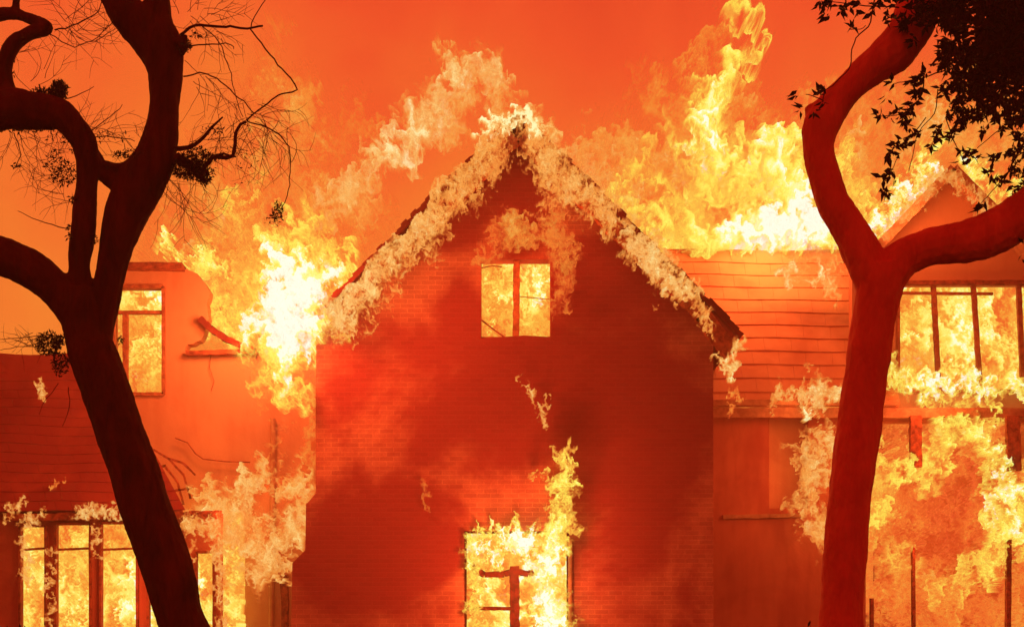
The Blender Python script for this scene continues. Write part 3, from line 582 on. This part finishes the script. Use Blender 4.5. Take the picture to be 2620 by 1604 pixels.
def limb(m, prof, Y, dY=0.0, sides=14):
    """prof: (centre px, py, width px) along the limb"""
    pts, rad = [], []; n = len(prof)
    for k in range(n - 1):
        for j in range(5):
            p0, p1, p2, p3 = prof[max(k - 1, 0)], prof[k], prof[k + 1], prof[min(k + 2, n - 1)]; u = j / 5
            c = [.5 * ((2 * b) + (-a + c_) * u + (2 * a - 5 * b + 4 * c_ - d) * u * u + (-a + 3 * b - 3 * c_ + d) * u ** 3) for a, b, c_, d in zip(p0, p1, p2, p3)]
            f = (k + u) / (n - 1); y = Y + dY * f; pts.append(P(c[0], c[1], y)); rad.append(c[2] / 2 * S(y))
    y = Y + dY; pts.append(P(prof[-1][0], prof[-1][1], y)); rad.append(prof[-1][2] / 2 * S(y))
    m.tube(pts, rad, sides)
def leafmesh(name, mat, parent, leaves):
    """leaves: (base point, direction, length, width, droop) -> pointed folded blades in one mesh"""
    V, Fc = [], []
    for b, d, L_, w_, up in leaves:
        d = d.normalized(); s_ = d.cross(up)
        if s_.length < 1e-3: s_ = d.cross(Vector((1, 0, 0)))
        s_.normalize(); nn = s_.cross(d); i = len(V)
        V += [b, b + d * L_ * .4 + s_ * w_ / 2 + nn * w_ * .15, b + d * L_ * .45 - nn * L_ * .04, b + d * L_ * .4 - s_ * w_ / 2 + nn * w_ * .15, b + d * L_ - nn * L_ * .12]
        Fc += [(i, i + 1, i + 2), (i, i + 2, i + 3), (i + 1, i + 4, i + 2), (i + 2, i + 4, i + 3)]
    me = bpy.data.meshes.new(name); me.from_pydata([tuple(v) for v in V], [], Fc); return link(name, me, mat, parent)
rd_ = random.Random(21)
def rv(): return Vector((rd_.gauss(0, 1), rd_.gauss(0, 1), rd_.gauss(0, 1))).normalized()
TY = -14.0
# --- left tree
lt = empty('bare_tree', P(640, 2171, TY))
tag(lt, 'dark forked tree on the left with twisted bare limbs and drooping twigs', 'tree')
def par_fix(o, root): o.matrix_parent_inverse = root.matrix_world.inverted() if False else o.matrix_parent_inverse; o.location = -Vector(root.location)
m = MB()
limb(m, [(690, 2175, 150), (600, 1850, 136), (470, 1604, 120), (441, 1500, 128), (410, 1400, 131), (372, 1300, 130), (342, 1200, 126), (304, 1100, 126), (272, 1000, 126), (235, 900, 124), (215, 820, 112), (212, 740, 96)], TY)
limb(m, [(235, 880, 100), (262, 790, 80), (285, 690, 78), (301, 620, 88), (330, 530, 112), (365, 460, 122), (400, 395, 104), (417, 300, 78), (423, 200, 88), (412, 120, 112), (398, 60, 92), (405, -10, 62), (410, -120, 50), (440, -260, 34), (430, -420, 14)], TY, .1)
limb(m, [(420, 170, 80), (370, 90, 92), (315, 20, 92), (270, -60, 80), (230, -160, 66), (170, -300, 44), (140, -460, 16)], TY + .08, -.1)
limb(m, [(222, 900, 90), (212, 780, 84), (203, 690, 56), (210, 620, 60), (215, 550, 58), (222, 470, 54), (225, 410, 62), (212, 360, 66), (182, 320, 68), (150, 292, 78), (90, 285, 94), (30, 280, 100), (-60, 290, 96), (-170, 250, 74), (-280, 150, 50), (-360, 20, 24)], TY + .02, -.15)
limb(m, [(232, 390, 40), (262, 440, 46), (300, 470, 50), (330, 510, 40)], TY + .05)
limb(m, [(240, 415, 26), (285, 424, 20), (330, 424, 22), (380, 415, 36)], TY)
limb(m, [(212, 830, 90), (150, 745, 92), (80, 690, 98), (0, 655, 100), (-90, 640, 104), (-220, 600, 84), (-340, 500, 60), (-420, 360, 34), (-470, 220, 12)], TY, -.2)
limb(m, [(20, 270, 80), (12, 210, 44), (14, 160, 36), (30, 118, 40), (70, 88, 34), (112, 76, 34), (118, 66, 30), (70, 46, 28), (30, 36, 30), (-20, 42, 34)], TY - .05, .05)
limb(m, [(40, 40, 22), (42, 0, 18), (44, -60, 18)], TY)
limb(m, [(455, 120, 44), (470, 100, 22), (478, 90, 8)], TY)
limb(m, [(460, 130, 34), (476, 118, 14)], TY)
tr = voxel(m, 'trunk', 'dark_bark', lt, .0085, .010, .09); tr.location = -lt.location
tw = MB()
def twig(pts, w0, w1, Y=TY, dY=0, wob=2.5, sides=5):
    P_, r_ = [], []; n = len(pts)
    for k in range(n - 1):
        L_ = math.hypot(pts[k + 1][0] - pts[k][0], pts[k + 1][1] - pts[k][1]); st = max(2, int(L_ / 14))
        for j in range(st):
            u = j / st; p0, p1, p2, p3 = pts[max(k - 1, 0)], pts[k], pts[k + 1], pts[min(k + 2, n - 1)]
            c = [.5 * ((2 * b) + (-a + c_) * u + (2 * a - 5 * b + 4 * c_ - d) * u * u + (-a + 3 * b - 3 * c_ + d) * u ** 3) for a, b, c_, d in zip(p0, p1, p2, p3)]
            f = (k + u) / (n - 1); P_.append((c[0] + rd_.gauss(0, wob) * .5, c[1] + rd_.gauss(0, wob) * .5, Y + dY * f)); r_.append((w0 + (w1 - w0) * f) / 2 * S(Y))
    P_.append((*pts[-1], Y + dY)); r_.append(w1 / 2 * S(Y))
    tw.tube([P(*p) for p in P_], r_, sides)
    return P_
def curly(x, y, ang, L_, w, depth=0, grav=.0, Y=TY):
    pts = [(x, y)]; a = ang; turn = rd_.uniform(-.12, .12); n = max(4, int(L_ / 9))
    for k in range(n):
        turn += rd_.gauss(0, .035); a += turn * .6 + rd_.gauss(0, .10) + grav * math.cos(a) * .05
        x += math.cos(a) * L_ / n; y += math.sin(a) * L_ / n; pts.append((x, y))
    dy = rd_.uniform(-.35, .35)
    tw.tube([P(p[0], p[1], Y + dy * i / n) for i, p in enumerate(pts)], [max(.55, w * (1 - .6 * i / n)) / 2 * S(Y) for i in range(n + 1)], 4)
    if depth > 0:
        for _ in range(rd_.randint(2, 4)):
            i = rd_.randint(1, n - 1); a2 = math.atan2(pts[i][1] - pts[i - 1][1], pts[i][0] - pts[i - 1][0]) + rd_.choice((-1, 1)) * rd_.uniform(.4, 1.2)
            curly(*pts[i], a2, L_ * rd_.uniform(.35, .65), w * .7, depth - 1, grav, Y + dy * i / n)
MT = [([(462, 92), (500, 66), (560, 68), (630, 72), (672, 67)], 8, 5), ([(520, 68), (560, 110), (590, 190), (602, 245), (622, 300)], 3, 2),
      ([(640, 74), (690, 140), (740, 200), (762, 230), (722, 240), (650, 290), (630, 308)], 4, 4), ([(630, 308), (603, 338), (595, 400), (545, 404), (520, 440), (524, 466)], 7, 16),
      ([(450, 400), (490, 432), (524, 462)], 26, 12), ([(450, 380), (500, 372), (540, 325), (570, 300)], 14, 4), 
      ([(630, 308), (700, 335), (738, 378), (742, 430), (736, 500), (712, 545)], 4, 2), ([(468, 198), (530, 190), (600, 240), (650, 290)], 4, 3), ([(478, 118), (540, 114), (592, 113), (598, 126)], 4, 2),
      ([(222, 342), (280, 300), (313, 268)], 3, 1.5), ([(165, 256), (210, 240), (240, 222)], 3, 1.5), ([(230, 350), (300, 352), (345, 362)], 3, 2), ([(35, 340), (52, 395), (40, 428)], 3, 2),
      ([(178, 586), (100, 565), (45, 540)], 3, 1.5), ([(640, 70), (660, 30), (684, -10)], 3, 2), ([(140, 78), (200, 62), (250, 30), (262, -10)], 4, 2), ([(130, 90), (190, 118), (250, 96), (300, 40)], 3, 1.5),
      ([(160, 862), (90, 862), (0, 868)], 3, 1.5), ([(160, 875), (80, 882), (0, 896)], 3, 1.5), ([(545, 404), (570, 395), (604, 402)], 9, 4), ([(742, 420), (760, 380), (742, 338)], 2, 1),
      ([(175, 990), (178, 1040), (160, 1090)], 2.5, 1.5), ([(150, 980), (120, 1020), (100, 1060)], 2, 1)]
for pts, a, b in MT: twig(pts, a, b, TY - .03, rd_.uniform(-.2, .2))
for (x, y, n, a0, a1, L_, g_) in ((590, 350, 14, -3, 3, 110, .6), (480, 400, 12, -1.2, 1.8, 130, .8), (480, 60, 9, -1.8, 1.2, 100, 0), (180, 70, 16, -2.5, 1.5, 110, 0), (225, 350, 9, -1.5, .3, 130, 0), (60, 330, 10, .2, 2.6, 120, .9),
                                (150, 330, 8, .6, 2.6, 90, .6), (640, 300, 14, -.6, 2.4, 130, .9), (430, 470, 9, .4, 1.9, 170, .5), (560, 100, 5, .2, 1.6, 120, .8), (180, 440, 6, 2.2, 3.6, 120, .2), (500, 200, 6, .2, 1.6, 130, .8),
                                (190, 510, 4, 2.6, 3.6, 100, .2), (700, 340, 7, .6, 2.2, 100, .8), (130, 880, 8, 2.4, 3.8, 90, 0), (350, 380, 5, 2.6, 4.4, 100, 0), (300, 60, 8, 2.4, 4, 110, 0), (40, 140, 5, -.4, 1.2, 100, .5), (100, 200, 4, -1.6, .2, 110, 0), (540, 30, 5, -1.5, 0, 90, 0)):
    for _ in range(n): curly(x + rd_.gauss(0, 22), y + rd_.gauss(0, 18), rd_.uniform(a0, a1), L_ * rd_.uniform(.5, 1.25), 1.7, 1, g_)
o = tw.build('twig_growth', 'dark_bark', lt); o.location = -lt.location; o['label'] = 'fine drooping bare twigs'
def shag(spots, Lr, wr, dens=1.0, Y=TY, dY=.12):
    out = []
    for (x, y, rx, ry, n) in spots:
        for _ in range(int(n * dens)):
            a, q = rd_.uniform(0, 6.283), math.sqrt(rd_.random()); b = P(x + rx * q * math.cos(a), y + ry * q * math.sin(a), Y + rd_.uniform(-dY, dY))
            L_ = rd_.uniform(*Lr); out.append((b, rv(), L_, L_ * wr, rv()))
    return out
o = leafmesh('foliage', 'leaf_black_green', lt, shag([(150, 232, 22, 26, 900), (120, 240, 50, 14, 500), (70, 330, 70, 8, 260), (150, 420, 40, 14, 120), (165, 450, 36, 24, 260), (140, 395, 22, 14, 60), (330, 395, 40, 12, 160), (480, 430, 44, 28, 1100), (500, 400, 36, 24, 420), (520, 455, 16, 18, 300), (525, 440, 24, 26, 220), (545, 402, 30, 8, 120), (540, 335, 30, 12, 60),
    (125, 880, 32, 30, 700), (155, 930, 22, 30, 300), (160, 870, 20, 12, 160), (192, 510, 14, 10, 80), (180, 350, 60, 30, 60), (245, 345, 40, 14, 40), (712, 540, 16, 24, 120), (700, 560, 26, 16, 50), (300, 350, 40, 10, 30), (178, 595, 8, 20, 60), (240, 610, 10, 14, 60), (620, 420, 60, 60, 40), (20, 190, 20, 90, 120), (40, 425, 12, 6, 26), (205, 365, 30, 40, 200), (500, 90, 14, 6, 30), (478, 118, 12, 16, 120), (310, 868, 10, 10, 30)], (.012, .034), .38)); o.location = -lt.location
# --- right tree
rt_ = empty('leafy_tree', P(2140, 2171, TY))
tag(rt_, 'smooth red-lit tree on the right, forked low, with black pointed leaves overhead', 'tree')
m = MB()
limb(m, [(2130, 2175, 134), (2142, 1850, 122), (2151, 1604, 116), (2163, 1400, 111), (2183, 1200, 111), (2209, 1000, 110), (2226, 900, 112), (2239, 800, 112), (2252, 720, 126), (2254, 680, 120)], TY)
limb(m, [(2246, 740, 108), (2205, 650, 104), (2176, 590, 92), (2132, 520, 84), (2110, 450, 82), (2094, 380, 80), (2104, 318, 96), (2132, 272, 84), (2178, 222, 78), (2226, 178, 92), (2290, 130, 108), (2330, 70, 112), (2352, 0, 108), (2370, -100, 100), (2420, -260, 80), (2480, -420, 52), (2520, -560, 20)], TY, .12)
limb(m, [(2100, 330, 74), (2084, 285, 50), (2078, 268, 40)], TY + .08)
limb(m, [(2250, 740, 110), (2285, 685, 104), (2330, 650, 92), (2400, 630, 94), (2480, 617, 112), (2560, 585, 116), (2640, 530, 112), (2740, 470, 104), (2860, 380, 84), (2960, 250, 62), (3040, 80, 40), (3100, -120, 16)], TY, -.12)
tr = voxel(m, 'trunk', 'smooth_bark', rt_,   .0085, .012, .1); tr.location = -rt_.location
tw = MB()
for pts, a, b in [([(2240, -10), (2230, 40), (2222, 70), (2190, 98), (2178, 140), (2172, 176), (2130, 218), (2108, 232)], 4, 2.5), ([(2108, 258), (2085, 248), (2062, 242)], 3, 2), ([(2105, 262), (2110, 240), (2104, 226)], 3, 2), ([(2172, 76), (2200, 76), (2215, 66)], 2, 2),
                  ([(2400, 230), (2390, 290), (2350, 340), (2330, 420), (2325, 440)], 3, 1.5), ([(2420, 300), (2440, 360), (2470, 420)], 3, 2), ([(2620, 280), (2570, 320), (2500, 380)], 3, 2), ([(2640, 380), (2580, 440), (2510, 520)], 3, 2), ([(2360, 160), (2360, 240), (2310, 290), (2250, 298)], 4, 2), ([(2370, 300), (2330, 350), (2280, 385)], 3, 2), ([(2300, 20), (2200, 14), (2120, 4)], 4, 2), ([(2300, 400), (2280, 440), (2268, 470)], 2, 1.5), ([(2420, 180), (2360, 200), (2290, 215)], 4, 2), ([(2560, 60), (2450, 100), (2380, 170)], 12, 5), ([(2640, 120), (2560, 200), (2480, 300)], 12, 4), ([(2660, 300), (2600, 400), (2560, 480)], 8, 3)]:
    twig(pts, a, b, TY - .1, .1, 1.5)
o = tw.build('twig_growth', 'dark_bark', rt_); o.location = -rt_.location
LV = []
def spray(x, y, n, Lp=26, Y=TY - .12, spread=1.0, down=.25):
    c = P(x, y, Y + rd_.uniform(-.1, .1)); ax = Vector((rd_.uniform(-.7, .3), rd_.uniform(-.5, .5), rd_.uniform(-.9, .2))).normalized()
    for _ in range(n):
        d = (ax * .8 + rv() * spread); L_ = Lp * rd_.uniform(.65, 1.25) * S(Y); b = c + ax * rd_.uniform(-.4, .6) * L_ + rv() * L_ * .15
        LV.append((b, d, L_, L_ * rd_.uniform(.34, .5), rv()))
for x, y, n in [(2100, 0, 9), (2125, 8, 10), (2150, 22, 10), (2124, 42, 8), (2160, 12, 8), (2180, 72, 9), (2195, 8, 8), (2185, 25, 5), (2240, 20, 10), (2250, 5, 8), (2278, 42, 8), (2268, 60, 5), (2290, 10, 10), (2040, 235, 5), (2052, 275, 5), (2104, 226, 10), (2106, 240, 6), (2115, 258, 4),
                (2082, 292, 4), (2278, 215, 4), (2268, 250, 4), (2255, 296, 8), (2275, 302, 6), (2300, 285, 12), (2315, 300, 14), (2320, 322, 10), (2335, 270, 12), (2330, 290, 12), (2350, 240, 14), (2345, 205, 14), (2365, 190, 14), (2360, 220, 10), (2305, 360, 10), (2320, 355, 10), (2340, 350, 6), (2290, 375, 8), (2275, 390, 8), (2295, 398, 6), (2260, 455, 7), (2278, 445, 8), (2285, 460, 6), (2258, 488, 6), (2272, 492, 6),
                (2400, 330, 12), (2405, 350, 8), (2440, 330, 12), (2450, 310, 12), (2385, 375, 5), (2430, 350, 8), (2465, 390, 6), (2480, 400, 6), (2460, 415, 6), (2500, 405, 5), (2505, 525, 6), (2518, 520, 4), (2495, 390, 5), (2475, 300, 14), (2500, 290, 14), (2520, 300, 8), (2560, 285, 6), (2555, 395, 8), (2575, 390, 10), (2600, 385, 10), (2545, 400, 6), (2540, 440, 8), (2560, 455, 8), (2580, 440, 9), (2550, 470, 6), (2600, 420, 12), (2612, 460, 12), (2595, 480, 8), (2585, 310, 8), (2600, 330, 8), (2615, 620, 5), (2618, 660, 4)]:
    spray(x, y, n)
for _ in range(260):     # crown thickening towards the upper right
    x = 2400 + 260 * rd_.random() ** .8; y = -40 + 340 * rd_.random() ** 1.1
    if (x - 2400) * .9 + 90 < y * .95 - 60: continue
    spray(x, y, 12, 26, TY + rd_.uniform(-.5, .4))
for _ in range(300):
    x = rd_.uniform(2520, 2680); y = rd_.uniform(-60, 170) + (x - 2520) * .25; spray(x, y, 12, 28, TY + rd_.uniform(-.4, .5))
for _ in range(120):
    spray(rd_.uniform(2310, 2470), rd_.gauss(20, 34), 9, 24, TY + rd_.uniform(-.3, .2))
for _ in range(110):
    spray(2500 + rd_.gauss(0, 45), 190 + rd_.gauss(0, 60), 11, 24, TY + rd_.uniform(-.3, .2))
for _ in range(900):
    a_, q_ = rd_.uniform(0, 6.283), math.sqrt(rd_.random()); x, y = 2800 + 380 * q_ * math.cos(a_), -160 + 380 * q_ * math.sin(a_)
    if x > 2640 or y < -30: spray(x, y, 11, 26, TY + rd_.uniform(-1.0, 1.0))
for _ in range(40):
    spray(rd_.uniform(2590, 2680), rd_.uniform(180, 500), 9, 26, TY + rd_.uniform(-.3, .2))
o = leafmesh('foliage', 'leaf_black_green', rt_, LV); o.location = -rt_.location
# --- low shrubs whose tips just reach the frame
for x, top, w_, lab in ((30, 1592, 50, 'dark low shrub at the bottom left corner below the bay windows'), (960, 1598, 36, 'dark shrub tip at the bottom below the left part of the brick wall'), (1700, 1594, 60, 'dark shrub tip at the bottom below the right part of the brick wall'), (2110, 1590, 40, 'dark shrub at the foot of the right tree trunk')):
    Ys = -13.4; root = empty('garden_shrub', (P(x, top, Ys).x, Ys, 0)); tag(root, lab, 'shrub', 'shrubs along the bottom edge'); h = P(x, top, Ys).z
    st = MB(); lv = []
    for k in range(14):
        a = rd_.uniform(0, 6.28); q = rd_.uniform(.1, 1) * w_ * 3 * S(Ys); tip = Vector((math.cos(a) * q, math.sin(a) * q, h * rd_.uniform(.75, .99)))
        pts = [Vector((0, 0, 0)), Vector((tip.x * .3, tip.y * .3, h * .4)), Vector((tip.x * .7, tip.y * .7, h * .7)), tip]
        st.tube(pts, [.012, .009, .006, .002], 5)
        for j in range(60):
            f = rd_.uniform(.35, 1) * 3; i = min(2, int(f)); b = pts[i].lerp(pts[i + 1], f - i); d = rv() + Vector((0, 0, .6)); L_ = rd_.uniform(.03, .06)
            if b.z < h - .03: lv.append((b, d, L_, L_ * .35, rv()))
    st.build('stem', 'dark_bark', root); leafmesh('foliage', 'leaf_black_green', root, lv)

# ------------------------------------------------------------------ smoky air
mh = bpy.data.materials.new('smoky_air'); mh.use_nodes = True; t = NT(mh.node_tree); t.n.clear()
pv = t.add('ShaderNodeVolumePrincipled', {'Color': (.95, .8, .72, 1), 'Density': .0045, 'Anisotropy': .2})
t.add('ShaderNodeOutputMaterial', {1: pv.outputs[0]}); MATS['smoky_air'] = mh
m = MB(); m.box((-30, -27, -1), (30, 16, 16)); o = m.build('haze', 'smoky_air'); tag(o, 'thin smoky air around the house and trees', None, None, 'stuff')
sc.cycles.volume_bounces = 0
